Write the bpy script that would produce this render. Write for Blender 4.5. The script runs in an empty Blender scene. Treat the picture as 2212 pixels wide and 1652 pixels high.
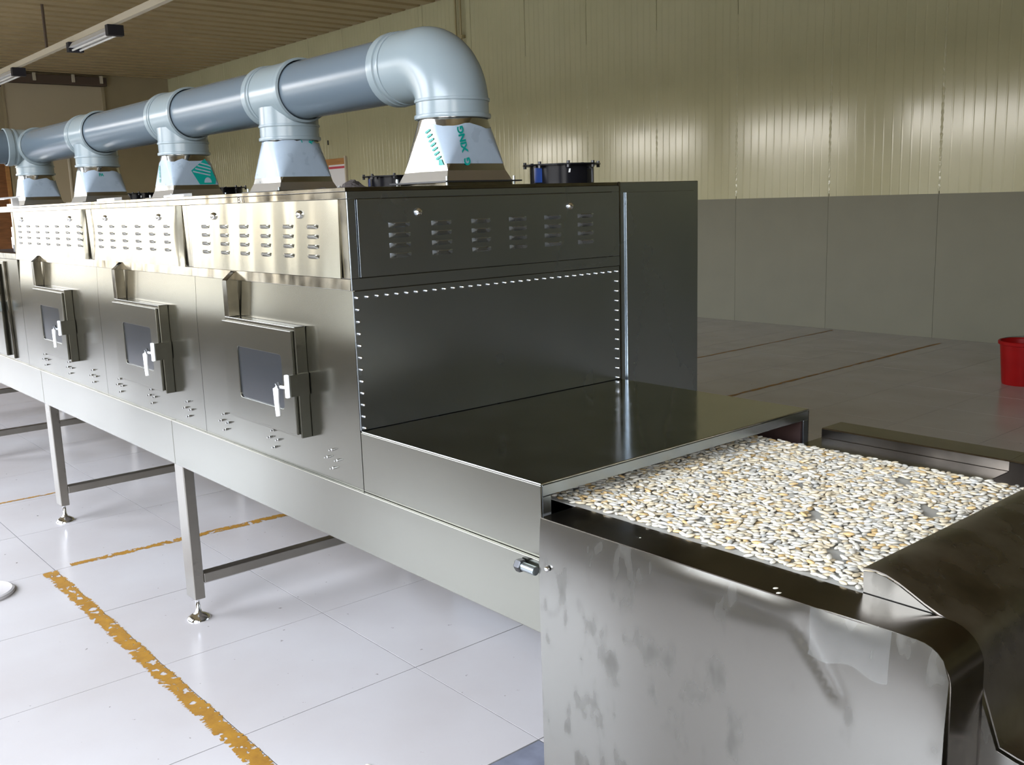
import bpy, bmesh, math, random
from mathutils import Vector, Matrix
import numpy as np
random.seed(7)
SC = bpy.context.scene
COL = SC.collection
PI = math.pi

# ------------------------------------------------------------------ camera
IW, IH = 2212, 1652
F_PX, YAW, PITCH, ROLL = 2122.8241, 2.4399, -0.1842, -0.0315
CAM = Vector((2.13456, -1.28928, 1.48794))
_f = Vector((math.cos(PITCH)*math.cos(YAW), math.cos(PITCH)*math.sin(YAW), math.sin(PITCH)))
_r = Vector((math.sin(YAW), -math.cos(YAW), 0))
_u = _r.cross(_f)
_c, _s = math.cos(ROLL), math.sin(ROLL)
RIGHT = _r*_c + _u*_s
UPV = -_r*_s + _u*_c
FWD = _f
cd = bpy.data.cameras.new('camera')
cd.sensor_fit = 'HORIZONTAL'
cd.sensor_width = 36.0
cd.lens = F_PX/IW*36.0
cd.clip_start = 0.02
cd.clip_end = 300
cam = bpy.data.objects.new('camera', cd)
COL.objects.link(cam)
M = Matrix.Identity(4)
for i in range(3):
    M[i][0] = RIGHT[i]; M[i][1] = UPV[i]; M[i][2] = -FWD[i]; M[i][3] = CAM[i]
cam.matrix_world = M
SC.camera = cam
def project(p):
    v = Vector(p) - CAM
    d = v.dot(FWD)
    if d < 0.05: return (-9e9, -9e9, d)
    return (IW/2 + F_PX*v.dot(RIGHT)/d, IH/2 - F_PX*v.dot(UPV)/d, d)

# ------------------------------------------------------------------ sky, daylight, exposure
YF = -2.75                       # the window wall on the left of the hall
WIN_X = [-20.0, -15.8, -11.6, -7.4, -3.2, 1.0, 5.2]
WIN_W, WIN_Z0, WIN_Z1 = 2.95, 0.68, 3.2
SKY_STRENGTH = 30.0
wd = bpy.data.worlds.new('sky'); SC.world = wd
wd.use_nodes = True
nt = wd.node_tree; nt.nodes.clear()
out = nt.nodes.new('ShaderNodeOutputWorld')
bg = nt.nodes.new('ShaderNodeBackground'); bg.inputs['Strength'].default_value = SKY_STRENGTH
tc = nt.nodes.new('ShaderNodeTexCoord'); sx = nt.nodes.new('ShaderNodeSeparateXYZ')
rp = nt.nodes.new('ShaderNodeValToRGB')
rp.color_ramp.elements[0].position = 0.0; rp.color_ramp.elements[0].color = (0.40, 0.36, 0.29, 1)
rp.color_ramp.elements[1].position = 0.85; rp.color_ramp.elements[1].color = (0.76, 0.84, 1.0, 1)
e = rp.color_ramp.elements.new(0.25); e.color = (0.50, 0.55, 0.65, 1)
nt.links.new(tc.outputs['Generated'], sx.inputs[0]); nt.links.new(sx.outputs['Z'], rp.inputs[0])
nt.links.new(rp.outputs[0], bg.inputs['Color']); nt.links.new(bg.outputs[0], out.inputs[0])
for x in WIN_X:                 # portals guide sampling of the sky through each opening
    ld = bpy.data.lights.new('window_portal', 'AREA')
    ld.shape = 'RECTANGLE'; ld.size = WIN_W; ld.size_y = WIN_Z1-WIN_Z0
    ld.cycles.is_portal = True
    lo = bpy.data.objects.new('window_portal', ld); COL.objects.link(lo)
    lo.location = (x, YF-0.12, (WIN_Z0+WIN_Z1)/2)
    lo.rotation_euler = (PI/2, 0, 0)
SC.view_settings.view_transform = 'Standard'
SC.view_settings.look = 'None'
SC.view_settings.gamma = 1.0
SC.view_settings.use_curve_mapping = False
SC.view_settings.exposure = 0.0
SC.cycles.use_denoising = True
SC.cycles.max_bounces = 10
SC.cycles.diffuse_bounces = 6
SC.cycles.sample_clamp_indirect = 12

# ------------------------------------------------------------------ materials
MATS = {}
def new_mat(name):
    m = bpy.data.materials.new(name); m.use_nodes = True
    MATS[name] = m
    return m, m.node_tree, m.node_tree.nodes['Principled BSDF']
def mat(name, col, rough=0.5, metal=0.0, nscale=0, namp=0.0, rvar=0.0, bump=0.0, stretch=(1,1,1), spec=None, coat=0.0, bdist=0.002):
    m, t, b = new_mat(name)
    b.inputs['Base Color'].default_value = (*col, 1); b.inputs['Roughness'].default_value = rough
    b.inputs['Metallic'].default_value = metal
    if spec is not None: b.inputs['Specular IOR Level'].default_value = spec
    if coat: b.inputs['Coat Weight'].default_value = coat; b.inputs['Coat Roughness'].default_value = 0.08
    if nscale:
        tc = t.nodes.new('ShaderNodeTexCoord'); mp = t.nodes.new('ShaderNodeMapping'); mp.inputs['Scale'].default_value = stretch
        no = t.nodes.new('ShaderNodeTexNoise'); no.inputs['Scale'].default_value = nscale; no.inputs['Detail'].default_value = 5
        t.links.new(tc.outputs['Object'], mp.inputs[0]); t.links.new(mp.outputs[0], no.inputs['Vector'])
        if namp:
            r = t.nodes.new('ShaderNodeValToRGB')
            r.color_ramp.elements[0].position = 0.3; r.color_ramp.elements[1].position = 0.7
            r.color_ramp.elements[0].color = (*[max(0, c*(1-namp)) for c in col], 1)
            r.color_ramp.elements[1].color = (*[min(1, c*(1+namp)) for c in col], 1)
            t.links.new(no.outputs['Fac'], r.inputs[0]); t.links.new(r.outputs[0], b.inputs['Base Color'])
        if rvar:
            mr = t.nodes.new('ShaderNodeMapRange')
            mr.inputs['From Min'].default_value = 0.3; mr.inputs['From Max'].default_value = 0.7
            mr.inputs['To Min'].default_value = max(0.02, rough-rvar); mr.inputs['To Max'].default_value = rough+rvar
            t.links.new(no.outputs['Fac'], mr.inputs[0]); t.links.new(mr.outputs[0], b.inputs['Roughness'])
        if bump:
            bp = t.nodes.new('ShaderNodeBump'); bp.inputs['Strength'].default_value = bump; bp.inputs['Distance'].default_value = bdist
            t.links.new(no.outputs['Fac'], bp.inputs['Height']); t.links.new(bp.outputs[0], b.inputs['Normal'])
    return m
def add_waviness(m, scale, strength, dist=0.01, stretch=(1, 1, 1)):
    """slow buckling of thin sheet metal, added to the normal"""
    t = m.node_tree; b = t.nodes['Principled BSDF']
    tc = t.nodes.new('ShaderNodeTexCoord')
    no = t.nodes.new('ShaderNodeTexNoise'); no.inputs['Scale'].default_value = scale; no.inputs['Detail'].default_value = 1
    bp = t.nodes.new('ShaderNodeBump'); bp.inputs['Strength'].default_value = strength; bp.inputs['Distance'].default_value = dist
    mp = t.nodes.new('ShaderNodeMapping'); mp.inputs['Scale'].default_value = stretch
    t.links.new(tc.outputs['Object'], mp.inputs[0]); t.links.new(mp.outputs[0], no.inputs['Vector']); t.links.new(no.outputs['Fac'], bp.inputs['Height'])
    if b.inputs['Normal'].links: t.links.new(b.inputs['Normal'].links[0].from_socket, bp.inputs['Normal'])
    t.links.new(bp.outputs[0], b.inputs['Normal'])

def mk_cover():
    m, t, b = new_mat('steel_cover')
    b.inputs['Metallic'].default_value = 1.0
    tc = t.nodes.new('ShaderNodeTexCoord'); mp = t.nodes.new('ShaderNodeMapping'); mp.inputs['Scale'].default_value = (1, 1, .45)
    n = t.nodes.new('ShaderNodeTexNoise'); n.inputs['Scale'].default_value = 26; n.inputs['Detail'].default_value = 2
    n2 = t.nodes.new('ShaderNodeTexNoise'); n2.inputs['Scale'].default_value = 4; n2.inputs['Detail'].default_value = 2
    t.links.new(tc.outputs['Object'], mp.inputs[0]); t.links.new(mp.outputs[0], n.inputs['Vector']); t.links.new(tc.outputs['Object'], n2.inputs['Vector'])
    mul = t.nodes.new('ShaderNodeMath'); mul.operation = 'MULTIPLY'
    t.links.new(n.outputs['Fac'], mul.inputs[0]); t.links.new(n2.outputs['Fac'], mul.inputs[1])
    r = t.nodes.new('ShaderNodeValToRGB')          # greasy finger marks
    r.color_ramp.elements[0].position = 0.29; r.color_ramp.elements[0].color = (0.225, 0.218, 0.195, 1)
    r.color_ramp.elements[1].position = 0.42; r.color_ramp.elements[1].color = (0.16, 0.155, 0.137, 1)
    t.links.new(mul.outputs[0], r.inputs[0]); t.links.new(r.outputs[0], b.inputs['Base Color'])
    mr = t.nodes.new('ShaderNodeMapRange'); mr.inputs['From Min'].default_value = .3; mr.inputs['From Max'].default_value = .4
    mr.inputs['To Min'].default_value = 0.24; mr.inputs['To Max'].default_value = 0.34
    t.links.new(mul.outputs[0], mr.inputs[0]); t.links.new(mr.outputs[0], b.inputs['Roughness'])
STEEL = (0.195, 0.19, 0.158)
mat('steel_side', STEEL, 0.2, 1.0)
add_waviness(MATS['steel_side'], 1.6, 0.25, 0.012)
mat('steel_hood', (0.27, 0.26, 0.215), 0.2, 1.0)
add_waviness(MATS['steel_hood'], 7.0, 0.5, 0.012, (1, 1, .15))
mat('steel_rail', (0.20, 0.185, 0.15), 0.16, 1.0, 14, 0.3, 0.05, 0)
add_waviness(MATS['steel_rail'], 9.0, 0.5, 0.008, (1, 1, .3))
mat('steel_end', (0.41, 0.455, 0.49), 0.27, 1.0, 2, 0.02, 0.02, 0)
add_waviness(MATS['steel_end'], 2.5, 0.25, 0.012)
mat('steel_top', (0.50, 0.50, 0.47), 0.13, 1.0, 8, 0.05, 0.04, 0)
mat('steel_leg', (0.30, 0.28, 0.245), 0.3, 1.0, 8, 0.08, 0.03, 0)
mk_cover()
mat('steel_flange', (0.17, 0.15, 0.125), 0.22, 1.0, 6, 0.25, 0.05, 0)
mat('steel_dark', (0.27, 0.25, 0.225), 0.28, 1.0, 9, 0.35, 0.08, 0)
add_waviness(MATS['steel_dark'], 6.0, 0.25, 0.01)
mat('steel_cone', (0.64, 0.62, 0.57), 0.16, 1.0, 10, 0.06, 0.05, 0)
mat('steel_matt', (0.50, 0.47, 0.41), 0.42, 1.0)
mat('chrome', (0.78, 0.78, 0.78), 0.08, 1.0)
mat('zinc', (0.42, 0.47, 0.48), 0.35, 1.0)
mat('bolt_dark', (0.05, 0.05, 0.05), 0.4, 0.6)
mat('pvc_grey', (0.13, 0.17, 0.205), 0.27)
mat('pvc_light', (0.265, 0.325, 0.35), 0.25)
mat('film', (0.33, 0.40, 0.47), 0.3, 0.0, 20, 0.05, 0.05, 0.1)
mat('teal_print', (0.0, 0.30, 0.25), 0.35)
mat('teal_light', (0.10, 0.42, 0.37), 0.35)
mat('fan_black', (0.008, 0.008, 0.010), 0.2, spec=0.15)
mat('fan_blue', (0.015, 0.04, 0.16), 0.25)
mat('white_label', (0.8, 0.8, 0.78), 0.4)
mat('white_lever', (0.85, 0.85, 0.84), 0.25)
mat('ink', (0.03, 0.03, 0.03), 0.6)
mat('concrete', (0.12, 0.125, 0.15), 0.85, 0, 12, 0.25, 0, 0.4)
mat('grout', (0.10, 0.095, 0.09), 0.9, 0, 20, 0.2)
mat('belt', (0.36, 0.35, 0.31), 0.45, 0, 30, 0.08)
mat('seed_white', (0.58, 0.54, 0.44), 0.42, 0, 60, 0.10)
mat('seed_cream', (0.57, 0.48, 0.32), 0.42, 0, 60, 0.12)
mat('seed_tan', (0.52, 0.36, 0.16), 0.45, 0, 60, 0.14)
mat('seed_grey', (0.48, 0.465, 0.41), 0.42, 0, 60, 0.10)
mat('red_plastic', (0.30, 0.005, 0.005), 0.4, 0, 10, 0.08, spec=0.2)
mat('brown_wood', (0.22, 0.09, 0.03), 0.5, 0, 4, 0.25, 0, 0, (1, 1, 8))
mat('orange_wood', (0.45, 0.22, 0.07), 0.5, 0, 4, 0.15, 0, 0, (1, 1, 8))
mat('sign_white', (0.85, 0.85, 0.86), 0.5)
mat('sign_red', (0.6, 0.06, 0.1), 0.5)
mat('lamp_white', (0.75, 0.75, 0.76), 0.4)
mat('lamp_tube', (0.82, 0.82, 0.80), 0.25)
mat('lamp_cap', (0.02, 0.02, 0.03), 0.5)
mat('channel_cream', (0.60, 0.54, 0.42), 0.5)
mat('brass_pipe', (0.42, 0.36, 0.20), 0.35, 0.3)
mat('ceiling_sheet', (0.37, 0.285, 0.15), 0.42, 0, 3, 0.06)
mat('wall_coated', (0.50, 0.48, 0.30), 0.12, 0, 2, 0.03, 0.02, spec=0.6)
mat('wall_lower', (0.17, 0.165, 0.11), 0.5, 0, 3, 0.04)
mat('wall_plain', (0.36, 0.30, 0.185), 0.5, 0, 2, 0.05)
mat('shutter_cream', (0.50, 0.43, 0.30), 0.5)
mat('dark_rail', (0.10, 0.07, 0.05), 0.6)
mat('window_frame', (0.70, 0.70, 0.68), 0.4)
mat('yard', (0.12, 0.11, 0.085), 0.9, 0, 0.4, 0.15)
mat('obstacle_brown', (0.11, 0.095, 0.065), 0.9, 0, 0.3, 0.2)
mat('rag', (0.06, 0.05, 0.045), 0.9)
mat('interior_shade', (0.02, 0.018, 0.016), 0.7)
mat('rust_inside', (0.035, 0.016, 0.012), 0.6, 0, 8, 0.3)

def mk_tile():
    m, t, b = new_mat('tile')
    tc = t.nodes.new('ShaderNodeTexCoord'); oi = t.nodes.new('ShaderNodeObjectInfo')
    add = t.nodes.new('ShaderNodeVectorMath'); add.operation = 'ADD'
    mul = t.nodes.new('ShaderNodeVectorMath'); mul.operation = 'SCALE'; mul.inputs['Scale'].default_value = 1.0
    geo = t.nodes.new('ShaderNodeNewGeometry')
    n1 = t.nodes.new('ShaderNodeTexNoise'); n1.inputs['Scale'].default_value = 1.3; n1.inputs['Detail'].default_value = 6
    t.links.new(geo.outputs['Position'], n1.inputs['Vector'])
    r = t.nodes.new('ShaderNodeValToRGB')
    r.color_ramp.elements[0].position = 0.25; r.color_ramp.elements[0].color = (0.375, 0.34, 0.315, 1)
    r.color_ramp.elements[1].position = 0.65; r.color_ramp.elements[1].color = (0.435, 0.41, 0.39, 1)
    t.links.new(n1.outputs['Fac'], r.inputs[0])
    # small dark specks of dirt
    n2 = t.nodes.new('ShaderNodeTexNoise'); n2.inputs['Scale'].default_value = 38; n2.inputs['Detail'].default_value = 3
    t.links.new(geo.outputs['Position'], n2.inputs['Vector'])
    r2 = t.nodes.new('ShaderNodeValToRGB')
    r2.color_ramp.elements[0].position = 0.22; r2.color_ramp.elements[0].color = (0.25, 0.22, 0.2, 1)
    r2.color_ramp.elements[1].position = 0.28; r2.color_ramp.elements[1].color = (1, 1, 1, 1)
    t.links.new(n2.outputs['Fac'], r2.inputs[0])
    mx = t.nodes.new('ShaderNodeMix'); mx.data_type = 'RGBA'; mx.blend_type = 'MULTIPLY'; mx.inputs[0].default_value = 1.0
    t.links.new(r.outputs[0], mx.inputs[6]); t.links.new(r2.outputs[0], mx.inputs[7])
    t.links.new(mx.outputs[2], b.inputs['Base Color'])
    mr = t.nodes.new('ShaderNodeMapRange'); mr.inputs['To Min'].default_value = 0.12; mr.inputs['To Max'].default_value = 0.3
    t.links.new(n1.outputs['Fac'], mr.inputs[0]); t.links.new(mr.outputs[0], b.inputs['Roughness'])
mk_tile()
def mk_paint():
    m, t, b = new_mat('yellow_paint')
    geo = t.nodes.new('ShaderNodeNewGeometry')
    n = t.nodes.new('ShaderNodeTexNoise'); n.inputs['Scale'].default_value = 22; n.inputs['Detail'].default_value = 6; n.inputs['Roughness'].default_value = 0.7
    t.links.new(geo.outputs['Position'], n.inputs['Vector'])
    r = t.nodes.new('ShaderNodeValToRGB')
    r.color_ramp.elements[0].position = 0.3; r.color_ramp.elements[0].color = (0.21, 0.095, 0.010, 1)
    r.color_ramp.elements[1].position = 0.7; r.color_ramp.elements[1].color = (0.33, 0.165, 0.014, 1)
    t.links.new(n.outputs['Fac'], r.inputs[0]); t.links.new(r.outputs[0], b.inputs['Base Color'])
    b.inputs['Roughness'].default_value = 0.55
    n3 = t.nodes.new('ShaderNodeTexNoise'); n3.inputs['Scale'].default_value = 30; n3.inputs['Detail'].default_value = 5
    t.links.new(geo.outputs['Position'], n3.inputs['Vector'])
    r3 = t.nodes.new('ShaderNodeValToRGB'); r3.color_ramp.interpolation = 'LINEAR'
    r3.color_ramp.elements[0].position = 0.57; r3.color_ramp.elements[0].color = (1, 1, 1, 1)
    r3.color_ramp.elements[1].position = 0.60; r3.color_ramp.elements[1].color = (0, 0, 0, 1)
    t.links.new(n3.outputs['Fac'], r3.inputs[0]); t.links.new(r3.outputs[0], b.inputs['Alpha'])
mk_paint()
def mk_glass():
    m, t, b = new_mat('door_glass')
    b.inputs['Base Color'].default_value = (0.022, 0.024, 0.026, 1); b.inputs['Roughness'].default_value = 0.15
    b.inputs['Specular IOR Level'].default_value = 0.5
    m, t, b = new_mat('tape')
    b.inputs['Base Color'].default_value = (0.72, 0.74, 0.70, 1); b.inputs['Roughness'].default_value = 0.25
    b.inputs['Alpha'].default_value = 0.04
mk_glass()

# ------------------------------------------------------------------ mesh helpers
class MB:
    def __init__(s): s.v = []; s.f = []
    def add(s, vs, fs):
        o = len(s.v); s.v += [tuple(p) for p in vs]; s.f += [tuple(i+o for i in f) for f in fs]; return s
    def box(s, x0, x1, y0, y1, z0, z1):
        return s.add([(x0,y0,z0),(x1,y0,z0),(x1,y1,z0),(x0,y1,z0),(x0,y0,z1),(x1,y0,z1),(x1,y1,z1),(x0,y1,z1)],
                     [(0,3,2,1),(4,5,6,7),(0,1,5,4),(1,2,6,5),(2,3,7,6),(3,0,4,7)])
    def prism(s, poly, axis, a, b):
        """poly: 2-D points in the two other axes (order x,y,z), extruded along axis from a to b"""
        n = len(poly)
        def P(q, w):
            if axis == 'x': return (w, q[0], q[1])
            if axis == 'y': return (q[0], w, q[1])
            return (q[0], q[1], w)
        vs = [P(q, a) for q in poly] + [P(q, b) for q in poly]
        fs = [tuple(range(n)), tuple(range(2*n-1, n-1, -1))] + [(i, (i+1) % n, (i+1) % n+n, i+n) for i in range(n)]
        return s.add(vs, fs)
    def rev(s, prof, n=24, c=(0,0,0), axis='z', caps=True):
        """profile of (radius, height) turned about an axis"""
        vs = []; fs = []
        for r, h in prof:
            for k in range(n):
                a = 2*PI*k/n; p = (r*math.cos(a), r*math.sin(a), h)
                if axis == 'x': p = (p[2], p[0], p[1])
                if axis == 'y': p = (p[0], p[2], p[1])
                vs.append((p[0]+c[0], p[1]+c[1], p[2]+c[2]))
        for i in range(len(prof)-1):
            for k in range(n):
                fs.append((i*n+k, i*n+(k+1) % n, (i+1)*n+(k+1) % n, (i+1)*n+k))
        if caps:
            fs.append(tuple(range(n-1, -1, -1))); fs.append(tuple((len(prof)-1)*n+k for k in range(n)))
        return s.add(vs, fs)
    def tube(s, pts, r, n=8):
        """round bar along a polyline"""
        P = [Vector(p) for p in pts]; vs = []; fs = []
        for i, p in enumerate(P):
            d = (P[min(i+1, len(P)-1)] - P[max(i-1, 0)]).normalized()
            a = d.cross(Vector((0,0,1)) if abs(d.z) < 0.9 else Vector((1,0,0))).normalized(); b = d.cross(a)
            rr = r[i] if isinstance(r, (list, tuple)) else r
            for k in range(n):
                t = 2*PI*k/n; vs.append(p + a*math.cos(t)*rr + b*math.sin(t)*rr)
        for i in range(len(P)-1):
            for k in range(n): fs.append((i*n+k, i*n+(k+1) % n, (i+1)*n+(k+1) % n, (i+1)*n+k))
        fs.append(tuple(range(n-1, -1, -1))); fs.append(tuple((len(P)-1)*n+k for k in range(n)))
        return s.add(vs, fs)
    def grid(s, fn, nu, nv):
        vs = [fn(i/nu, j/nv) for j in range(nv+1) for i in range(nu+1)]
        fs = [(j*(nu+1)+i, j*(nu+1)+i+1, (j+1)*(nu+1)+i+1, (j+1)*(nu+1)+i) for j in range(nv) for i in range(nu)]
        return s.add(vs, fs)
    def mesh(s, name, smooth=False, ang=40):
        me = bpy.data.meshes.new(name); me.from_pydata(s.v, [], s.f)
        bm = bmesh.new(); bm.from_mesh(me)
        bmesh.ops.recalc_face_normals(bm, faces=bm.faces); bm.to_mesh(me); bm.free()
        if smooth:
            me.shade_smooth()
            me.set_sharp_from_angle(angle=math.radians(ang))
        return me
    def thicken(s, t):
        """turn an open sheet into a plate: offset copy behind it and a rim with its own vertices"""
        bm = bmesh.new()
        vs = [bm.verts.new(v) for v in s.v]
        for f in s.f: bm.faces.new([vs[i] for i in f])
        bm.normal_update(); bm.verts.index_update()
        N = [v.normal.copy() for v in vs]
        rim = [(e.verts[0].index, e.verts[1].index) for e in bm.edges if len(e.link_faces) == 1]
        bm.free()
        n = len(s.v); base = list(s.f)
        back = [tuple(Vector(p) - N[i]*t) for i, p in enumerate(s.v)]
        front = list(s.v)
        s.v = front + back
        s.f = base + [tuple(n+i for i in reversed(f)) for f in base]
        for a, b in rim: s.add([front[a], front[b], back[b], back[a]], [(0, 1, 2, 3)])
        return s
    def build(s, name, m, parent=None, smooth=False, bevel=0.0, thick=0.0, ang=40):
        if thick: s.thicken(thick); thick = 0
        me = s.mesh(name, smooth, ang)
        me.materials.append(MATS[m])
        return place(name, me, parent, bevel, thick)
def place(name, me, parent=None, bevel=0.0, thick=0.0):
    o = bpy.data.objects.new(name, me); COL.objects.link(o)
    if parent is not None: o.parent = parent; o.matrix_parent_inverse = Matrix.Translation(-parent.location) if parent.type == 'EMPTY' else Matrix.Identity(4)
    if thick:
        md = o.modifiers.new('thickness', 'SOLIDIFY'); md.thickness = thick; md.offset = -1
    if bevel:
        md = o.modifiers.new('edges', 'BEVEL'); md.width = bevel; md.segments = 2; md.limit_method = 'ANGLE'; md.angle_limit = math.radians(50)
    return o
def inst(name, me, loc, parent, rot=(0,0,0)):
    """a repeated small piece that shares its mesh, at world position loc (parents are unrotated)"""
    o = bpy.data.objects.new(name, me); COL.objects.link(o)
    o.parent = parent
    base = Vector(parent.location) if parent.type == 'EMPTY' else Vector((0,0,0))
    if parent.type != 'EMPTY' and parent.parent is not None: pass
    o.location = Vector(loc) - base; o.rotation_euler = rot
    return o
def thing(name, label, cat, loc=(0,0,0), group=None):
    o = bpy.data.objects.new(name, None); COL.objects.link(o); o.location = loc
    o.empty_display_size = 0.05
    return tag(o, label, cat, group)
def tag(o, label=None, cat=None, group=None, kind=None):
    if label: o['label'] = label
    if cat: o['category'] = cat
    if group: o['group'] = group
    if kind: o['kind'] = kind
    return o
def struct(o, label=None):
    o['kind'] = 'structure'
    if label: o['label'] = label
    return o
def ring_plate(x0, x1, z0, z1, a0, a1, b0, b1, r, y0, y1, n=6):
    """flat plate in the xz plane with a rounded rectangular hole (a0..a1, b0..b1)"""
    inner = []
    for cx, cz, st in ((a1-r, b1-r, 0), (a0+r, b1-r, 90), (a0+r, b0+r, 180), (a1-r, b0+r, 270)):
        for k in range(n+1):
            t = math.radians(st + 90*k/n); inner.append((cx+r*math.cos(t), cz+r*math.sin(t)))
    cor = [(x1, z1), (x0, z1), (x0, z0), (x1, z0)]
    N = len(inner); outer = []
    for q in range(4):
        for k in range(n+1): outer.append(cor[q])
    mb = MB(); vs = []; fs = []
    for (y, ) in ((y0,), (y1,)):
        vs += [(p[0], y, p[1]) for p in inner] + [(p[0], y, p[1]) for p in outer]
    for i in range(N):
        j = (i+1) % N
        fs.append((i, j, N+j, N+i)); fs.append((2*N+i, 3*N+i, 3*N+j, 2*N+j))
        fs.append((i, 2*N+i, 2*N+j, j)); fs.append((N+i, N+j, 3*N+j, 3*N+i))
    # merge the coincident outer corner vertices so no degenerate faces stay
    key = {}; mp = {}; nv = []
    for i, p in enumerate(vs):
        k = tuple(round(c, 6) for c in p)
        if k not in key: key[k] = len(nv); nv.append(p)
        mp[i] = key[k]
    nf = []
    for f in fs:
        g = []
        for i in f:
            if not g or g[-1] != mp[i]: g.append(mp[i])
        if len(g) > 1 and g[0] == g[-1]: g.pop()
        if len(set(g)) > 2: nf.append(tuple(g))
    return mb.add(nv, nf)

# ================================================================== THE HALL
XE, XR, YB, ZC = -21.2, 12.0, 8.18, 4.49
ZS = 1.41
# floor slab, tiles
floor = struct(MB().box(XE-.2, XR+.2, YF-.3, YB+.2, -.16, -.0015).build('floor', 'grout'), 'tiled floor of the hall')
TS = 0.6; TX0, TY0 = -2.763, 0.372
tile_me = MB().box(-.2982, .2982, -.2982, .2982, -.0014, 0).mesh('tile'); tile_me.materials.append(MATS['tile'])
tiles = []
for i in range(-31, 25):
    for j in range(-8, 14):
        cx, cy = TX0+TS*(i+.5), TY0+TS*(j+.5)
        if cx-.3 < XE or cx+.3 > XR or cy-.3 < YF or cy+.3 > YB+.05: continue
        if abs(cx-.537) < .05 and abs(cy-.072) < .05: continue        # one tile is missing under the discharge end
        p = project((cx, cy, 0))
        vis = -250 < p[0] < IW+250 and 500 < p[1] < IH+350
        tiles.append((0 if vis else 1, p[2] if p[2] > 0 else 99, cx, cy))
tiles.sort()
rest = MB()
nt_ = 0
for vis, d, cx, cy in tiles:
    dz = random.uniform(-.0002, .0003)
    if vis == 0 and nt_ < 290:
        o = bpy.data.objects.new('tile', tile_me); COL.objects.link(o); o.parent = floor; o.location = (cx, cy, dz); nt_ += 1
    else: rest.box(cx-.2982, cx+.2982, cy-.2982, cy+.2982, -.0014, dz)
o = rest.build('tile_field', 'tile', floor); o['kind'] = 'stuff'
# bare screed in the gap of the missing tile, with a broken edge
mb = MB().box(.24, .835, -.225, .369, -.0014, -.0008); mb.build('bare_screed', 'concrete', floor)

# back wall: ribbed coated panels above a smooth lower band
wall_back = struct(MB().box(XE-.1, XR+.1, YB+.03, YB+.15, 0, ZC+.1).build('wall_back', 'wall_plain'), 'long cream wall of ribbed coated panels')
prof = [(-.597, .03)]
for k in range(12):
    x = -.6+.1*k
    prof += [(x+.008, 0.0), (x+.086, 0.0), (x+.090, .0022), (x+.097, .0022)]
prof.append((.597, .03))
up_me = MB().prism(prof, 'z', ZS+.002, ZC).mesh('ribbed_panel'); up_me.materials.append(MATS['wall_coated'])
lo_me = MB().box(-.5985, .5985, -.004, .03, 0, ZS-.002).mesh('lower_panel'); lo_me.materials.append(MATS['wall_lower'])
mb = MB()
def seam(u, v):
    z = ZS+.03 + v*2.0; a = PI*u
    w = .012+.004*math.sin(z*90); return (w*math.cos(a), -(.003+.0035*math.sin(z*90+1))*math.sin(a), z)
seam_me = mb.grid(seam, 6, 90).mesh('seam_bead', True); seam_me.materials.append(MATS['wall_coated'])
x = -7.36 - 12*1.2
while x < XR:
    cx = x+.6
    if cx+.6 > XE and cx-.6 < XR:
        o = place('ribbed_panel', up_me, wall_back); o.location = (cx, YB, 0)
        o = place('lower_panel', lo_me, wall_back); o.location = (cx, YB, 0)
        if -13 < x < 3:
            o = place('seam_bead', seam_me, wall_back); o.location = (x, YB, 0)
    x += 1.2
o = MB().box(XE, XR, YB-.006, YB, ZS-.004, ZS+.003).build('ledge_trim', 'wall_lower', wall_back)

# end wall far left, with a roller shutter under a dark rail
wall_end = struct(MB().box(XE-.2, XE, YF-.2, YB+.1, 0, ZC+.1).build('wall_left', 'wall_plain'), 'cream wall at the far end of the hall')
door = struct(MB().box(XE, XE+.05, 4.57, 6.65, 0, 4.24).build('door_1', 'shutter_cream'), 'wide cream sliding door in the far wall')
MB().box(XE, XE+.16, 3.2, 6.72, 4.25, 4.43).build('door_rail', 'dark_rail', door)
for yy in (4.57, 6.65): MB().box(XE+.05, XE+.075, yy-.03, yy+.03, 0, 4.24).build('door_edge', 'wall_plain', door)
for yy in (5.2, 6.0, 6.6): MB().box(XE+.16, XE+.2, yy-.03, yy+.03, 4.3, 4.46).build('rail_bracket', 'channel_cream', door)
d2 = struct(MB().box(XE, XE+.06, 3.4, 4.5, 0, 2.6).build('door_2', 'brown_wood'), 'brown wooden door in the far wall')
MB().box(XE+.06, XE+.09, 4.44, 4.52, 0, 2.66).build('door_casing', 'orange_wood', d2)
o = MB().tube([(XE+.08, 5.75, .2), (XE+.08, 5.75, 2.7)], .03, 6).build('trim_1', 'channel_cream'); struct(o, 'pale pipe standing against the far wall')
# right end wall, far behind the camera's right side
struct(MB().box(XR, XR+.2, YF-.2, YB+.1, 0, ZC+.1).build('wall_right', 'wall_plain'))
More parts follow.
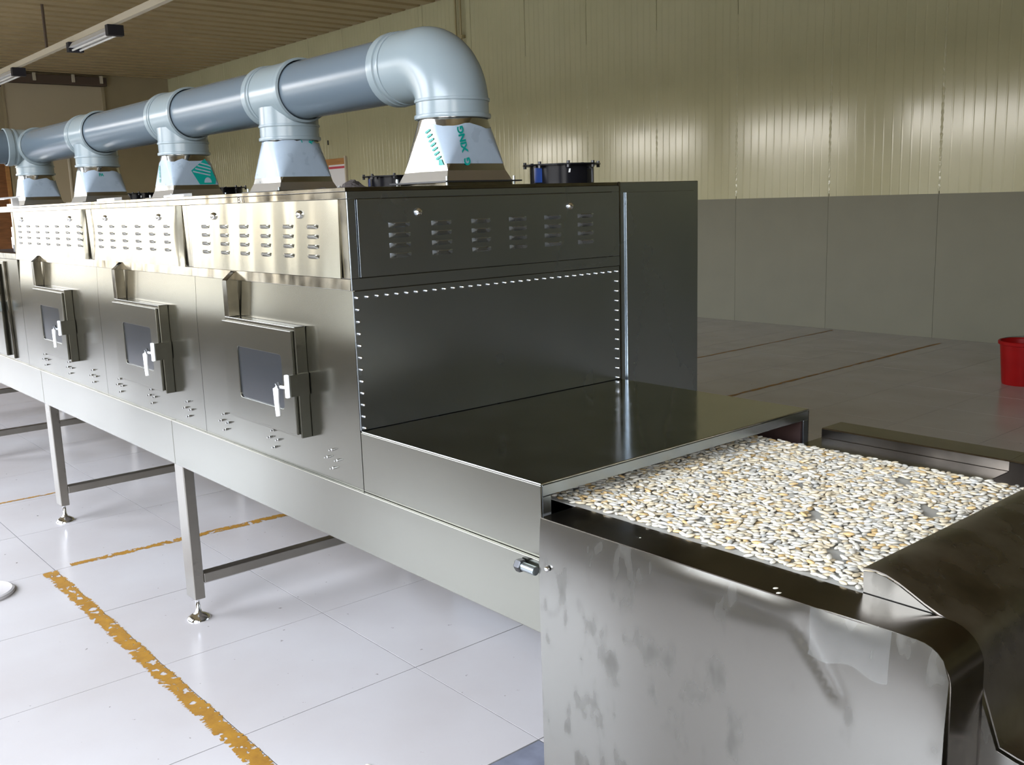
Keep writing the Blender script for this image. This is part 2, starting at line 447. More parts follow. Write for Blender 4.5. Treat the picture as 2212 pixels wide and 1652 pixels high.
# window wall on the left: piers, sill strip, lintel
wf = MB()
edges = [XE-.1]
for cx in WIN_X: edges += [cx-WIN_W/2, cx+WIN_W/2]
edges.append(XR+.1)
for i in range(0, len(edges), 2): wf.box(edges[i], edges[i+1], YF-.1, YF, 0, WIN_Z1)
wf.box(XE-.1, XR+.1, YF-.1, YF, WIN_Z1, ZC+.1)
for cx in WIN_X: wf.box(cx-WIN_W/2, cx+WIN_W/2, YF-.1, YF, 0, WIN_Z0)
struct(wf.build('wall_front', 'wall_plain'))
for n, cx in enumerate(WIN_X):
    x0, x1 = cx-WIN_W/2, cx+WIN_W/2
    fr = MB()
    fr.box(x0, x0+.06, YF-.08, YF-.02, WIN_Z0, WIN_Z1).box(x1-.06, x1, YF-.08, YF-.02, WIN_Z0, WIN_Z1)
    fr.box(x0+.06, x1-.06, YF-.08, YF-.02, WIN_Z0, WIN_Z0+.06).box(x0+.06, x1-.06, YF-.08, YF-.02, WIN_Z1-.06, WIN_Z1)
    w = struct(fr.build('window_%d' % (n+1), 'window_frame'))
    for k in (1, 2): MB().box(x0+k*WIN_W/3-.025, x0+k*WIN_W/3+.025, YF-.075, YF-.025, WIN_Z0+.06, WIN_Z1-.06).build('mullion', 'window_frame', w)
# yard outside
struct(MB().box(-60, 60, -90, YF-.1, -.3, -.05).build('ground', 'yard'))
struct(MB().box(-70, 60, -33, -32, -.05, 3.9).build('yard_obstacle', 'obstacle_brown'))  # unseen obstacle added to dim the lower part of the window reflections
# ceiling of corrugated sheet, ribs run across the hall
cp = []
x = XE-.1
while x < XR+.1:
    cp += [(x, ZC), (x+.24, ZC), (x+.27, ZC+.045), (x+.37, ZC+.045)]
    x += .40
cp += [(x, ZC), (x, ZC+.2), (XE-.1, ZC+.2)]
ceil = struct(MB().prism(cp, 'y', YF-.1, YB+.1).build('ceiling', 'ceiling_sheet'), 'corrugated brownish ceiling')
# things on the back wall
sg = thing('notice_board', 'white notice with red heading in an orange wooden frame on back wall', 'sign', (-13.8, YB-.03, 1.2))
MB().box(-14.16, -13.44, YB-.03, YB-.004, 1.0, 2.31).build('backing', 'orange_wood', sg)
MB().box(-14.03, -13.46, YB-.036, YB-.03, 1.1, 2.2).build('sheet', 'sign_white', sg)
MB().box(-14.03, -13.46, YB-.038, YB-.036, 2.13, 2.17).build('heading', 'sign_red', sg)
MB().box(-13.47, -13.43, YB-.045, YB-.004, 1.0, 2.34).build('frame_edge', 'channel_cream', sg)
cn = thing('conduit', 'pair of thin brass coloured pipes down the back wall', 'pipe', (-9.99, YB-.05, 3.0))
for xx in (-10.05, -9.93): MB().tube([(xx, YB-.05, 2.9), (xx, YB-.05, ZC)], .018, 6).build('pipe', 'brass_pipe', cn)
MB().box(-10.1, -9.88, YB-.075, YB-.005, 3.86, 3.90).build('clip', 'brass_pipe', cn)
tag(MB().tube([(-13.96, YB-.06, 2.56), (-13.96, YB-.06, 2.64)], .016, 6).build('wall_hook', 'ink'), 'small dark hook on the cream back wall', 'hook')
tag(MB().box(-11.43, -11.39, YB-.03, YB-.004, 2.0, 2.24).build('wall_switch', 'white_label'), 'small white strip on the cream back wall', 'switch')

# hanging light channel with two fluorescent lamps
CHY, CHZ = 3.4, 3.84
ch = thing('light_channel', 'long cream channel hung under the ceiling carrying the lamps', 'light rail', (-12, CHY, CHZ))
MB().box(XE+.1, 3, CHY-.035, CHY+.035, CHZ-.04, CHZ+.04).build('channel', 'channel_cream', ch)
for xx in (-17.5, -13.8, -7.5, -1.5): MB().tube([(xx, CHY, CHZ+.04), (xx, CHY, ZC+.03)], .022, 6).build('hanger_rod', 'dark_rail', ch)
for lx, lab in ((-11.75, 'twin tube fluorescent lamp nearer the corner of the back wall'), (-16.2, 'twin tube fluorescent lamp at the left edge of the photo')):
    L = thing('fluorescent_lamp', lab, 'lamp', (lx, CHY, CHZ-.16), 'lamps under the light channel')
    MB().prism([(CHY-.05, CHZ-.05), (CHY+.05, CHZ-.05), (CHY+.10, CHZ-.12), (CHY-.10, CHZ-.12)], 'x', lx-.75, lx+.75).build('housing', 'lamp_white', L)
    for s in (-1, 1):
        MB().box(lx+s*.79-.05, lx+s*.79+.05, CHY-.10, CHY+.10, CHZ-.17, CHZ-.042).build('end_cap', 'lamp_cap', L)
        MB().tube([(lx-.74, CHY+s*.05, CHZ-.15), (lx+.74, CHY+s*.05, CHZ-.15)], .014, 8).build('tube', 'lamp_tube', L, True)

# painted lines
def paint_line(label, pts_a, pts_b, n, rag):
    """ragged strip between two parallel edges (lists of start/end points)"""
    a0, a1 = Vector(pts_a[0]), Vector(pts_a[1]); b0, b1 = Vector(pts_b[0]), Vector(pts_b[1])
    vs = []; fs = []
    for i in range(n+1):
        t = i/n; pa = a0.lerp(a1, t); pb = b0.lerp(b1, t); w = (pb-pa).normalized()
        pa = pa + w*rag*(random.random()**2*1.3+.5*math.sin(i*.061)**4); pb = pb - w*rag*(random.random()**2*1.3+.5*math.sin(i*.047+1)**4)
        vs += [(pa.x, pa.y, .0008), (pb.x, pb.y, .0008)]
    for i in range(n): fs.append((2*i, 2*i+1, 2*i+3, 2*i+2))
    o = MB().add(vs, fs).build('painted_line', 'yellow_paint')
    return tag(o, label, 'floor marking', 'worn yellow floor lines')
paint_line('broad worn yellow line running towards the viewer on white tiles', ((-2.157, -.286), (1.6, -.300)), ((-2.157, -.216), (1.6, -.232)), 900, .011)
paint_line('narrow yellow line crossing under the dryer between its legs', ((-2.205, -.16), (-2.165, .95)), ((-2.155, -.16), (-2.100, .95)), 260, .010)
paint_line('narrow yellow line at the left edge behind the farther leg', ((-3.43, -.9), (-3.43, .2)), ((-3.395, -.9), (-3.395, .2)), 200, .010)
paint_line('long dark yellow line on the floor behind the dryer', ((-2.28, 2.4), (-2.36, 7.9)), ((-2.235, 2.4), (-2.31, 7.9)), 120, .012)
paint_line('broken yellow line far behind the dryer by the back wall', ((-3.55, 3.5), (-3.64, 8.1)), ((-3.515, 3.5), (-3.60, 8.1)), 100, .012)

# ================================================================== THE DRYER
ZT, ZCR, ZJ, ZB, ZBB = 1.5295, 1.275, .9146, .7523, .5921
W1, W2, TL = .9669, 1.3535, .6892
# shared small meshes -------------------------------------------------
def louvre_mesh(axis):
    mb = MB(); n = 10; vs = []; fs = []; L, Hh, D = .034, .0125, .0075
    for i in range(n+1):
        s = -1+2*i/n; k = max(0.0, 1-abs(s)**3.2)
        pr = [(0, 0), (D*.55*k, .004), (D*k, Hh*.85), (D*.85*k, Hh), (0, Hh)]
        for o, z in pr:
            vs.append((s*L, -o, z) if axis == 'y' else (o, s*L, z))
    for i in range(n):
        for j in range(4): fs.append((i*5+j, (i+1)*5+j, (i+1)*5+j+1, i*5+j+1))
    return mb.add(vs, fs).mesh('louvre', True, 50)
louv_y, louv_x = louvre_mesh('y'), louvre_mesh('x')
louv_y.materials.append(MATS['steel_hood']); louv_x.materials.append(MATS['steel_end'])
def dome(axis, r, h, name, m, n=14):
    p = [(r, 0), (r, h*.35), (r*.85, h*.7), (r*.5, h*.95), (r*.15, h)]
    if axis == 'y': p = [(a, -b) for a, b in p]
    me = MB().rev(p, n, axis=axis).mesh(name, True, 60); me.materials.append(MATS[m]); return me
lock_y, lock_x = dome('y', .011, .010, 'lock', 'chrome'), dome('x', .011, .010, 'lock', 'chrome')
slot_y = MB().box(-.0012, .0012, -.0115, -.0095, -.006, .006).mesh('slot'); slot_y.materials.append(MATS['bolt_dark'])
bolt_me = dome('x', .0042, .010, 'bolt', 'chrome', 8)
stud_me = MB().rev([(.0036, 0), (.0036, -.007), (.0022, -.008), (.0022, -.014)], 8, axis='y').mesh('stud', True, 30); stud_me.materials.append(MATS['chrome'])

def sm(a, b, x):
    t = min(1, max(0, (x-a)/(b-a))); return t*t*(3-2*t)
def louvred_panel(root, x0, x1, cols, start, pitch, locks, bulge):
    z0, z1 = 1.305, 1.5005
    def fn(u, v):
        x = x0+(x1-x0)*u; z = z0+(z1-z0)*v
        e = .0035+.0055*(1-v)
        if bulge:
            dist = min(u, 1-u)*(x1-x0); wid = .022+.05*math.sin(PI*v)**1.0
            t = min(1, dist/wid); t = t*t*(3-2*t)
            e += .007*t
        return (x, -e, z)
    mb = MB().grid(fn, 60 if bulge else 1, 10 if bulge else 4)
    p = mb.build('louvred_panel', 'steel_hood', root, bulge, 0.0 if bulge else .001, .0045, 60)
    off = .0035 + (.006 if bulge else 0)
    base = Vector(root.location)
    for c in range(cols):
        for r in range(4):
            o = bpy.data.objects.new('louvre', louv_y); COL.objects.link(o); o.parent = p
            zz = 1.4325-.0257*r-.006
            o.location = (start+pitch*c+.0325, -off-.0055*(1.5005-zz-.006)/.1955+.0012, zz); o.rotation_euler = (-.028, 0, 0)
    for lx in locks:
        o = bpy.data.objects.new('lock', lock_y); COL.objects.link(o); o.parent = p; o.location = (lx, -off-.001, 1.4655)
        o2 = bpy.data.objects.new('lock_slot', slot_y); COL.objects.link(o2); o2.parent = p; o2.location = (lx, -off+.0002, 1.4655)
    return p
def inspection_door(root, xr):
    """xr: right edge of the door box on the side panel"""
    xl = xr-.435
    fr = MB().box(xl, xr, -.033, 0, .858, 1.167).build('door_frame', 'steel_side', root, bevel=.002)
    leaf = ring_plate(xl-.004, xr-.008, .868, 1.156, xl+.088, xr-.072, .932, 1.085, .012, -.042, -.0335).build('inspection_door', 'steel_side', root, bevel=.0015)
    MB().box(xl+.08, xr-.064, -.0375, -.0345, .926, 1.09).build('window_pane', 'door_glass', leaf)
    MB().box(xr+.0005, xr+.007, -.060, -.002, .979, 1.039).build('latch_bracket', 'steel_side', root, bevel=.001)
    h = MB().box(xr-.006, xr+.006, -.072, -.0605, .977, 1.041).build('handle', 'white_lever', leaf, bevel=.003)
    MB().tube([(xr-.004, -.066, 1.006), (xr-.040, -.074, 1.006)], .0055, 8).build('handle_shaft', 'chrome', leaf, True)
    MB().tube([(xr-.040, -.074, 1.010), (xr-.043, -.078, 1.0), (xr-.040, -.080, .965), (xr-.034, -.081, .925)], [.008, .0085, .007, .0065], 10).build('handle_lever', 'white_lever', leaf, True)
    MB().tube([(xr-.030, -.072, 1.002), (xr-.036, -.076, 1.018)], .0065, 8).build('handle_hub', 'bolt_dark', leaf, True)
    for zz in (.93, 1.10):
        MB().tube([(xl-.006, -.034, zz-.02), (xl-.006, -.034, zz+.02)], .005, 8).build('hinge', 'steel_rail', root, True)
def cable_duct(root, xl, xr):
    MB().prism([(0, 1.1675), (-.035, 1.1675), (-.035, 1.276), (-.0045, 1.302), (0, 1.302)], 'x', xl, xr).build('cable_duct', 'steel_rail', root, bevel=.0015)
def module(label, x0, x1, cols, start, pitch, locks, bulge, door_xr, duct, studs, first=False):
    root = thing('dryer_module', label, 'dryer', ((x0+x1)/2, .48, ZB), 'oven modules of the belt dryer')
    zs_ = [ZB, .95, 1.10]+[1.11+.01*k for k in range(17)]
    zs_[-1] = ZCR-.002
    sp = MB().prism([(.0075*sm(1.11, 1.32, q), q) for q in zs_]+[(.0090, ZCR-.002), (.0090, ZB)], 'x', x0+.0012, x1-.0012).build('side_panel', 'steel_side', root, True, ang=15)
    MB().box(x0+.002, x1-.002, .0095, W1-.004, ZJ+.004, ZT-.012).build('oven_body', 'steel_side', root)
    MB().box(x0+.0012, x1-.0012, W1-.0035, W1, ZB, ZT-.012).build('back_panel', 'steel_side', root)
    MB().box(x0+.0005, x1-.0005, -.002, W1, ZT-.010, ZT).build('roof_plate', 'steel_rail', root, bevel=.001)
    pw = .041
    MB().box(x0+.0005, x1-.0005, -.002, .004, 1.5015, ZT-.0105).build('top_rail', 'steel_rail', root, bevel=.001)
    MB().prism([(-.0035, ZCR), (.004, ZCR), (.004, 1.304), (-.002, 1.304)], 'x', x0+.0005, x1-.0005).build('bottom_rail', 'steel_rail', root, bevel=.001)
    for a, b in ((x0+.0005, x0+pw), (x1-pw, x1-.0005)):
        MB().box(a, b, -.002, .004, 1.3045, 1.501).build('corner_post', 'steel_rail', root, bevel=.001)
    louvred_panel(root, x0+.032, x1-.036, cols, start, pitch, locks, bulge)
    inspection_door(root, door_xr)
    cable_duct(root, *duct)
    for (sx, sz) in studs: 
        o = bpy.data.objects.new('stud', stud_me); COL.objects.link(o); o.parent = sp; o.location = (sx, 0.001, sz)
    return root
def cluster(cx): return [(cx, .840), (cx-.027, .815), (cx+.025, .815), (cx, .789)]
MX1, MX2, MX3 = -.980, -1.946, -3.092
m1 = module('nearest oven module, with the bolted dark end wall, marked B11', MX1, 0, 6, -.870, .134, (-.770, -.232), False, -.255, (-.685, -.654), cluster(-.818)+cluster(-.482)+cluster(-.146))
m2 = module('middle oven module with bulging louvred panel, second from the outlet', MX2, MX1, 6, -1.828, .1325, (-1.727, -1.195), True, -1.222, (-1.652, -1.620), cluster(-1.112)+cluster(-1.445)+cluster(-1.78))
m3 = module('third oven module with seven louvre columns, farthest left', MX3, MX2, 7, -2.955, .145, (-2.878, -2.159), True, -2.280, (-2.720, -2.688), cluster(-2.10)+cluster(-2.42)+cluster(-2.78))
# handwriting on the hood of the first module
def stroke(pts, name='handwriting', parent=None):
    vs = []; fs = []
    for i, (x, z) in enumerate(pts):
        x2, z2 = pts[min(i+1, len(pts)-1)]; x1, z1 = pts[max(i-1, 0)]
        d = Vector((x2-x1, z2-z1)); d = d.normalized() if d.length else Vector((0, 1)); nrm = Vector((-d.y, d.x))*.0011
        vs += [(x+nrm.x, -.0026, z+nrm.y), (x-nrm.x, -.0026, z-nrm.y)]
    for i in range(len(pts)-1): fs.append((2*i, 2*i+1, 2*i+3, 2*i+2))
    return MB().add(vs, fs)
hw = stroke([(-.602, 1.5165), (-.601, 1.503)])
s2 = stroke([(-.602, 1.5165), (-.591, 1.5170), (-.586, 1.5145), (-.592, 1.5120), (-.600, 1.5105), (-.588, 1.5090), (-.584, 1.5060), (-.590, 1.5035), (-.601, 1.503)])
s3 = stroke([(-.573, 1.5165), (-.572, 1.504)]); s4 = stroke([(-.563, 1.5165), (-.561, 1.5025)])
for s_ in (s2, s3, s4): hw.add(s_.v, s_.f)
hw.build('handwriting', 'ink', m1)

# end wall of module 1
base = m1
ep = MB().box(.0003, .004, .0, W1-.001, ZJ+.001, ZCR-.002).build('end_panel', 'steel_end', m1, bevel=.001)
def bolt(y, z):
    o = bpy.data.objects.new('bolt', bolt_me); COL.objects.link(o); o.parent = ep; o.location = (.0035, y, z)
for k in range(32): bolt(.009+k*.0304, 1.2575)
for k in range(1, 12): bolt(.010, 1.2575-k*.0305); bolt(.951, 1.2575-k*.0305)
# end hood frame and louvred end panel
MB().box(.0003, .005, -.002, W1-.001, 1.5015, ZT-.0105).build('end_top_rail', 'steel_end', m1, bevel=.001)
MB().box(.0003, .005, -.002, W1-.001, ZCR, 1.3045).build('end_bottom_rail', 'steel_end', m1, bevel=.001)
MB().box(.0003, .005, -.002, .0215, 1.305, 1.501).build('end_post', 'steel_end', m1, bevel=.001)
MB().box(.0003, .005, .938, W1-.001, 1.305, 1.501).build('end_post', 'steel_end', m1, bevel=.001)
elp = MB().box(.002, .0085, .0235, .936, 1.3065, 1.4995).build('end_louvred_panel', 'steel_end', m1, bevel=.001)
for c in range(6):
    for r in range(4):
        o = bpy.data.objects.new('louvre', louv_x); COL.objects.link(o); o.parent = elp; o.location = (.0082, .1125+.134*c+.034, 1.4325-.0257*r-.006)
for yy in (.207, .752):
    o = bpy.data.objects.new('lock', lock_x); COL.objects.link(o); o.parent = elp; o.location = (.0085, yy, 1.4630)

# tall cabinet beside the end wall
cb = thing('side_cabinet', 'tall plain steel cabinet standing behind the outlet tunnel', 'cabinet', (-.4, 1.16, .08))
MB().box(-.96, 0, W1+.002, W2, .10, ZT).build('cabinet_body', 'steel_end', cb, bevel=.002)
MB().box(.0005, .006, .998, 1.324, .16, 1.4985).build('front_panel', 'steel_end', cb, bevel=.001)
MB().box(-.002, .004, W1+.001, W1+.006, .10, ZT+.001).build('corner_strip', 'steel_rail', cb)
for xx in (-.9, -.06):
    for yy in (1.02, 1.30): MB().rev([(.03, 0), (.028, .012), (.01, .02), (.01, .1)], 12, (xx, yy, 0)).build('foot', 'chrome', cb, True)

# fourth section at the left edge, hood open
c4 = thing('control_section', 'dryer section at left edge with open hood and latched cabinet door', 'dryer', (-3.9, .48, ZB))
X4 = -4.9
MB().box(X4, MX3-.0012, 0, .004, ZB, ZCR-.002).build('side_panel', 'steel_side', c4)
MB().box(X4, MX3-.0012, .0045, W1, ZB, 1.26).build('body', 'steel_side', c4)
MB().box(X4, MX3-.0012, -.0035, .03, ZCR, 1.303).build('bottom_rail', 'steel_rail', c4, bevel=.001)
MB().box(X4, MX3-.0012, -.002, .03, 1.5015, ZT).build('top_rail', 'steel_rail', c4, bevel=.001)
MB().box(X4, MX3-.0012, .03, W1, 1.515, ZT).build('roof_plate', 'steel_rail', c4)
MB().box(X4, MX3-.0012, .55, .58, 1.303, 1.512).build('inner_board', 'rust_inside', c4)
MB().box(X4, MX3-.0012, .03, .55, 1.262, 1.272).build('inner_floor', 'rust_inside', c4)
MB().box(X4, MX3-.30, -.028, 0, .775, 1.245).build('cabinet_door', 'steel_side', c4, bevel=.002)
MB().box(MX3-.262, MX3-.225, -.012, 0, .765, 1.26).build('corner_profile', 'steel_rail', c4, bevel=.002)
lt = MB().box(-3.425, -3.375, -.042, -.0285, 1.005, 1.055).build('latch', 'zinc', c4, bevel=.002)
MB().rev([(.012, 0), (.012, -.02), (.008, -.024)], 12, (-3.40, -.042, 1.03), 'y').build('latch_knob', 'bolt_dark', c4, True)
for xx, zz in ((-3.18, 1.40), (-3.20, 1.35)):
    MB().box(xx-.03, xx+.02, .02, .06, zz-.025, zz+.03).build('terminal_block', 'white_lever', c4, bevel=.002)
MB().box(-3.17, -3.13, .01, .05, 1.31, 1.345).build('relay', 'ink', c4)
tb = thing('white_strip', 'white flat strip propped on top of the dryer at left edge', 'strip', (-3.3, .0, ZT))
MB().prism([(-.09, 1.5575), (-.02, 1.5675), (-.02, 1.5725), (-.09, 1.5625)], 'x', -3.7, -2.82).build('strip', 'white_lever', tb)
MB().box(-3.07, -2.97, -.02, .01, ZT, ZT+.010).build('base', 'white_lever', tb)
MB().box(-2.99, -2.97, -.02, .01, ZT+.010, 1.5665).build('post', 'white_lever', tb)

# ------------------------------------------------------------------ conveyor beam and legs
cf = thing('belt_conveyor', 'long steel conveyor beam on square legs with bell feet', 'conveyor', (-2, .48, 0))
segs = [(-1.262, .690), (-2.868, -1.263), (-4.50, -2.869), (-6.2, -4.501)]
for a, b in segs:
    MB().box(a+.0008, b-.0008, -.010, .0, ZBB, ZB+.001).build('side_beam', 'steel_side', cf, bevel=.0012)
    MB().box(a+.0008, b-.0008, W1-.010, W1, ZBB, ZB-.0008).build('side_beam', 'steel_side', cf, bevel=.0012)
MB().box(-6.2, .690, .0005, W1-.0105, .640, .650).build('bed_plate', 'steel_leg', cf)
foot_p = [(.043, 0), (.043, .003), (.038, .010), (.024, .019), (.012, .026), (.011, .034), (.0085, .036), (.0085, .085)]
for lx in (-1.254, -2.856, -4.50, -6.1):
    for ly in (-.004, W1-.036):
        lg = MB().box(lx-.039, lx+.039, ly, ly+.040, .083, ZBB-.0005).build('leg', 'steel_leg', cf, bevel=.003)
        MB().rev(foot_p, 20, (lx+.008, ly+.020, 0)).build('foot', 'chrome', lg, True, ang=55)
    MB().box(lx+.002, lx+.042, .0365, W1-.0365, .142, .178).build('crossbar', 'steel_leg', cf, bevel=.002)
# tension bolt that sticks out towards the dryer from the discharge end
MB().tube([(.636, -.020, .732), (.690, -.020, .732)], .0095, 12).build('tension_bolt', 'zinc', cf, True)
MB().rev([(.0125, -.008), (.0145, -.005), (.0145, .007), (.0125, .010)], 6, (.640, -.020, .732), 'x').build('tension_nut', 'bolt_dark', cf)

# ------------------------------------------------------------------ outlet tunnel
ot = thing('outlet_tunnel', 'low polished steel hood over the belt at the dryer outlet', 'hood', (.34, .48, ZB))
MB().box(.0045, TL, 0, W1, ZJ-.004, ZJ).build('top_plate', 'steel_top', ot, bevel=.0012)
MB().box(.0012, TL, 0, .004, ZB+.0015, ZJ-.0045).build('side_plate', 'steel_side', ot, bevel=.001)
MB().box(.0012, TL, W1-.004, W1, ZB+.0015, ZJ-.0045).build('side_plate', 'steel_dark', ot)
MB().box(TL-.004, TL+.0005, .0045, W1-.0045, .886, ZJ-.0045).build('lintel', 'steel_end', ot, bevel=.001)
MB().box(TL-.004, TL+.0005, .0045, .028, ZB+.02, .8855).build('jamb', 'steel_end', ot, bevel=.001)
MB().box(TL-.004, TL+.0005, .942, W1-.0045, ZB+.02, .8855).build('jamb', 'steel_end', ot, bevel=.001)
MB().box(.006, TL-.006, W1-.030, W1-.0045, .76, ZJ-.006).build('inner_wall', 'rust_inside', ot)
MB().box(.006, .012, .0055, W1-.032, .862, ZJ-.006).build('tunnel_shade', 'interior_shade', ot)  # near-black sheet standing in for the shade deep inside the tunnel

# ------------------------------------------------------------------ discharge end
de = thing('discharge_end', 'stained steel discharge end with curved drum cover over the belt', 'conveyor', (1.2, .48, 0))
YC = -.020
# side cover: sheet with rounded corner, rolled slightly inwards along its top edge, with a dent
R_ = .047; XC1, ZC1, ZC0 = 1.5490, .8510, .24
def sm(a, b, x):
    t = min(1, max(0, (x-a)/(b-a))); return t*t*(3-2*t)
NXC, NZC = 90, 60
def cover(u, v):
    x = .6985+(XC1-.6985)*u
    ztop = .8465+.005*sm(1.15, 1.5, x)
    if x > XC1-R_: ztop = ztop-R_+math.sqrt(max(0, R_*R_-(x-(XC1-R_))**2))
    z = ZC0+(ztop-ZC0)*v
    d = ztop-z
    y = YC
    roll = .06+.94*sm(.95, 1.17, x)*(1-sm(1.24, 1.34, x))+.35*sm(1.33, 1.36, x)*(1-sm(1.40, 1.5, x))
    y += .007*roll*(max(0, 1-d/.030))**2                                     # rolled top edge
    y += .0085*(max(0, 1-d/.19))**2                                         # sheet leans back towards its top
    y += .0035*math.exp(-(((x-1.20)/.10)**2+((d-.03)/.02)**2))
    q = (x-1.345)*.64+(z-.765)*-.77; w = (x-1.345)*.77+(z-.765)*.64
    y += .004*math.exp(-((w/.012)**2+(max(0, abs(q)-.045)/.02)**2))         # oblong dent under the tape
    y += .0016*math.sin(x*9+z*4)*sm(.0, .08, d)
    return (x, y, z)
sc_ = MB().grid(cover, NXC, NZC).build('side_cover', 'steel_cover', de, True, thick=.002)
# flange that runs beside the belt and rolls down over the end
fl = [(.6975, .8455)]
fl += [(1.49, .8475)]
for k in range(1, 9):
    a = math.radians(90-90*k/8); fl.append((1.495+.055*math.cos(a), .7925+.055*math.sin(a)))
fl += [(1.551, .60), (1.552, .38)]
def sheet_y(prof, y0, y1, n=1): return MB().grid(lambda u, v: (prof[int(round(v*(len(prof)-1)))][0], y0+(y1-y0)*u, prof[int(round(v*(len(prof)-1)))][1]), n, len(prof)-1)
sheet_y(fl, YC+.0105, .092, 3).build('near_flange', 'steel_flange', de, True, thick=.002, ang=60)
MB().rev([(.006, 0), (.006, -.003), (.004, -.006), (.001, -.007)], 10, (.727, YC-.001, .748), 'y').build('cover_screw', 'chrome', de, True)
# clear adhesive tape over the rim
def tape(u, v):
    x = 1.327+.135*u; p = cover((x-.6985)/(XC1-.6985), 1); z = p[2]-.078*v-.006*math.sin(u*9)*v
    q = cover((x-.6985)/(XC1-.6985), (z-ZC0)/(p[2]-ZC0)); return (x, q[1]-.0012-.0006*math.sin(u*30), z)
MB().grid(tape, 20, 10).build('adhesive_tape', 'tape', de, True)
# drum cover and chute tray
dp = [(1.3540, .8880), (1.365, .8900), (1.3756, .8905), (1.3929, .8882), (1.4143, .8807), (1.4354, .8705), (1.4561, .8600), (1.4795, .8505), (1.508, .8405), (1.524, .8295), (1.535, .8130), (1.5415, .7840), (1.5567, .7392), (1.5789, .6740), (1.605, .667), (1.75, .645), (1.95, .61)]
YD0, YD1 = .094, .905
sheet_y(dp, YD0, YD1, 6).build('drum_cover', 'steel_dark', de, True, thick=.0025, ang=60)
def side_poly(y):
    return MB().prism([(1.3550, .8475)]+[(a, b-.003) for a, b in dp[:7]]+[(1.476, .8478)], 'y', y, y+.0015)
side_poly(YD0+.001).build('wing_plate', 'steel_cover', de)
MB().prism([(1.5545, .735), (1.5779, .671), (1.605, .664), (1.75, .642), (1.93, .61), (1.93, .42), (1.5545, .42)], 'y', YD0-.006, YD0-.0045).build('chute_side', 'steel_cover', de)
side_poly(YD1-.003).build('wing_plate', 'steel_cover', de)
# far guard
far = [(.842, .8455), (.955, .8455), (.957, .8465), (.957, .868), (.960, .871), (1.050, .871), (1.052, .869), (1.052, .42)]
MB().grid(lambda u, v: (.735+(1.215-.735)*u, far[int(round(v*7))][0], far[int(round(v*7))][1]), 2, 7).build('far_guard', 'steel_flange', de, thick=.002)
MB().grid(lambda u, v: (1.2155+(1.6-1.2155)*u, far[3+int(round(v*4))][0], far[3+int(round(v*4))][1]), 2, 4).build('far_guard', 'steel_flange', de, thick=.002)
MB().box(1.22, 1.34, .852, .952, .70, .80).build('gap_shade', 'interior_shade', de)  # near-black box painted in as the shade of the flange opening
# legs of the discharge end
for xx in (.80, 1.46):
    for yy in (.0, .99):
        lg = MB().box(xx, xx+.04, yy, yy+.04, .085, .30).build('leg', 'steel_leg', de, bevel=.003)
        MB().rev(foot_p, 16, (xx+.02, yy+.02, 0)).build('foot', 'chrome', lg, True, ang=55)
MB().box(.72, 1.53, .0, 1.03, .301, .311).build('base_tray', 'steel_leg', de)

# belt ---------------------------------------------------------------
BZ = .8470
def beltf(u, v):
    x = -.04+1.44*u; y = .094+(.846-.094)*v
    if v > .8: y += .008*math.sin(x*14)*(v-.8)/.2
    return (x, y, BZ+(.0035*math.sin(x*16+1) if v > .97 else 0))
belt = MB().grid(beltf, 80, 24).build('conveyor_belt', 'belt', None, True, thick=.0025)
tag(belt, 'pale grey conveyor belt carrying the seeds out of the tunnel', 'belt')

# seeds ---------------------------------------------------------------
def seed_mesh(k, L, Wd, T):
    n = 8; vs = []; fs = []
    st = [(-1, 0), (-.86, .42), (-.5, .84), (-.05, 1.0), (.4, .86), (.75, .52), (.93, .22), (1, 0)]
    for s, r in st[1:-1]:
        for j in range(n):
            a = 2*PI*j/n; vs.append((s*L/2, r*Wd/2*math.cos(a), r**.8*T/2*math.sin(a)))
    m = len(st)-2
    for i in range(m-1):
        for j in range(n): fs.append((i*n+j, i*n+(j+1) % n, (i+1)*n+(j+1) % n, (i+1)*n+j))
    vs += [(-L/2, 0, 0), (L/2, 0, 0)]; a, b = len(vs)-2, len(vs)-1
    for j in range(n): fs.append((a, (j+1) % n, j)); fs.append((b, (m-1)*n+j, (m-1)*n+(j+1) % n))
    return vs, fs
SV = [seed_mesh(0, .0198, .0108, .0060), seed_mesh(1, .0180, .0100, .0056), seed_mesh(2, .0210, .0106, .0056)]
SM = ['seed_white', 'seed_cream', 'seed_tan', 'seed_grey']
seed_me = {}
for a in range(3):
    for b in range(4):
        mb = MB(); mb.add(*SV[a]); me = mb.mesh('seed', True, 80); me.materials.append(MATS[SM[b]]); seed_me[(a, b)] = me
rs = random.Random(11)
cell = .006; occ = {}
def near(x, y, d):
    cx, cy = int(x/cell), int(y/cell)
    for i in range(cx-3, cx+4):
        for j in range(cy-3, cy+4):
            for (px, py) in occ.get((i, j), ()):
                if (px-x)**2+(py-y)**2 < d*d: return True
    return False
def hole(x, y):
    v = math.sin(x*23+1.3)*math.sin(y*19+.4)+.6*math.sin(x*41+y*37)
    edge = min(y-.10, .838-y)
    gap = .012+.022*max(0, math.sin(x*11+2))*(1 if y < .3 else .5)
    return v > 1.18 or edge < gap*rs.random()
SEEDS = []
tries = 0
while tries < 52000:
    tries += 1
    x, y = rs.uniform(.44, 1.385), rs.uniform(.100, .838)
    if hole(x, y): continue
    if near(x, y, .0100): continue
    occ.setdefault((int(x/cell), int(y/cell)), []).append((x, y))
    SEEDS.append((x, y, BZ+.0032+rs.uniform(0, .0026), rs.uniform(-.16, .16), rs.uniform(-.16, .16)))
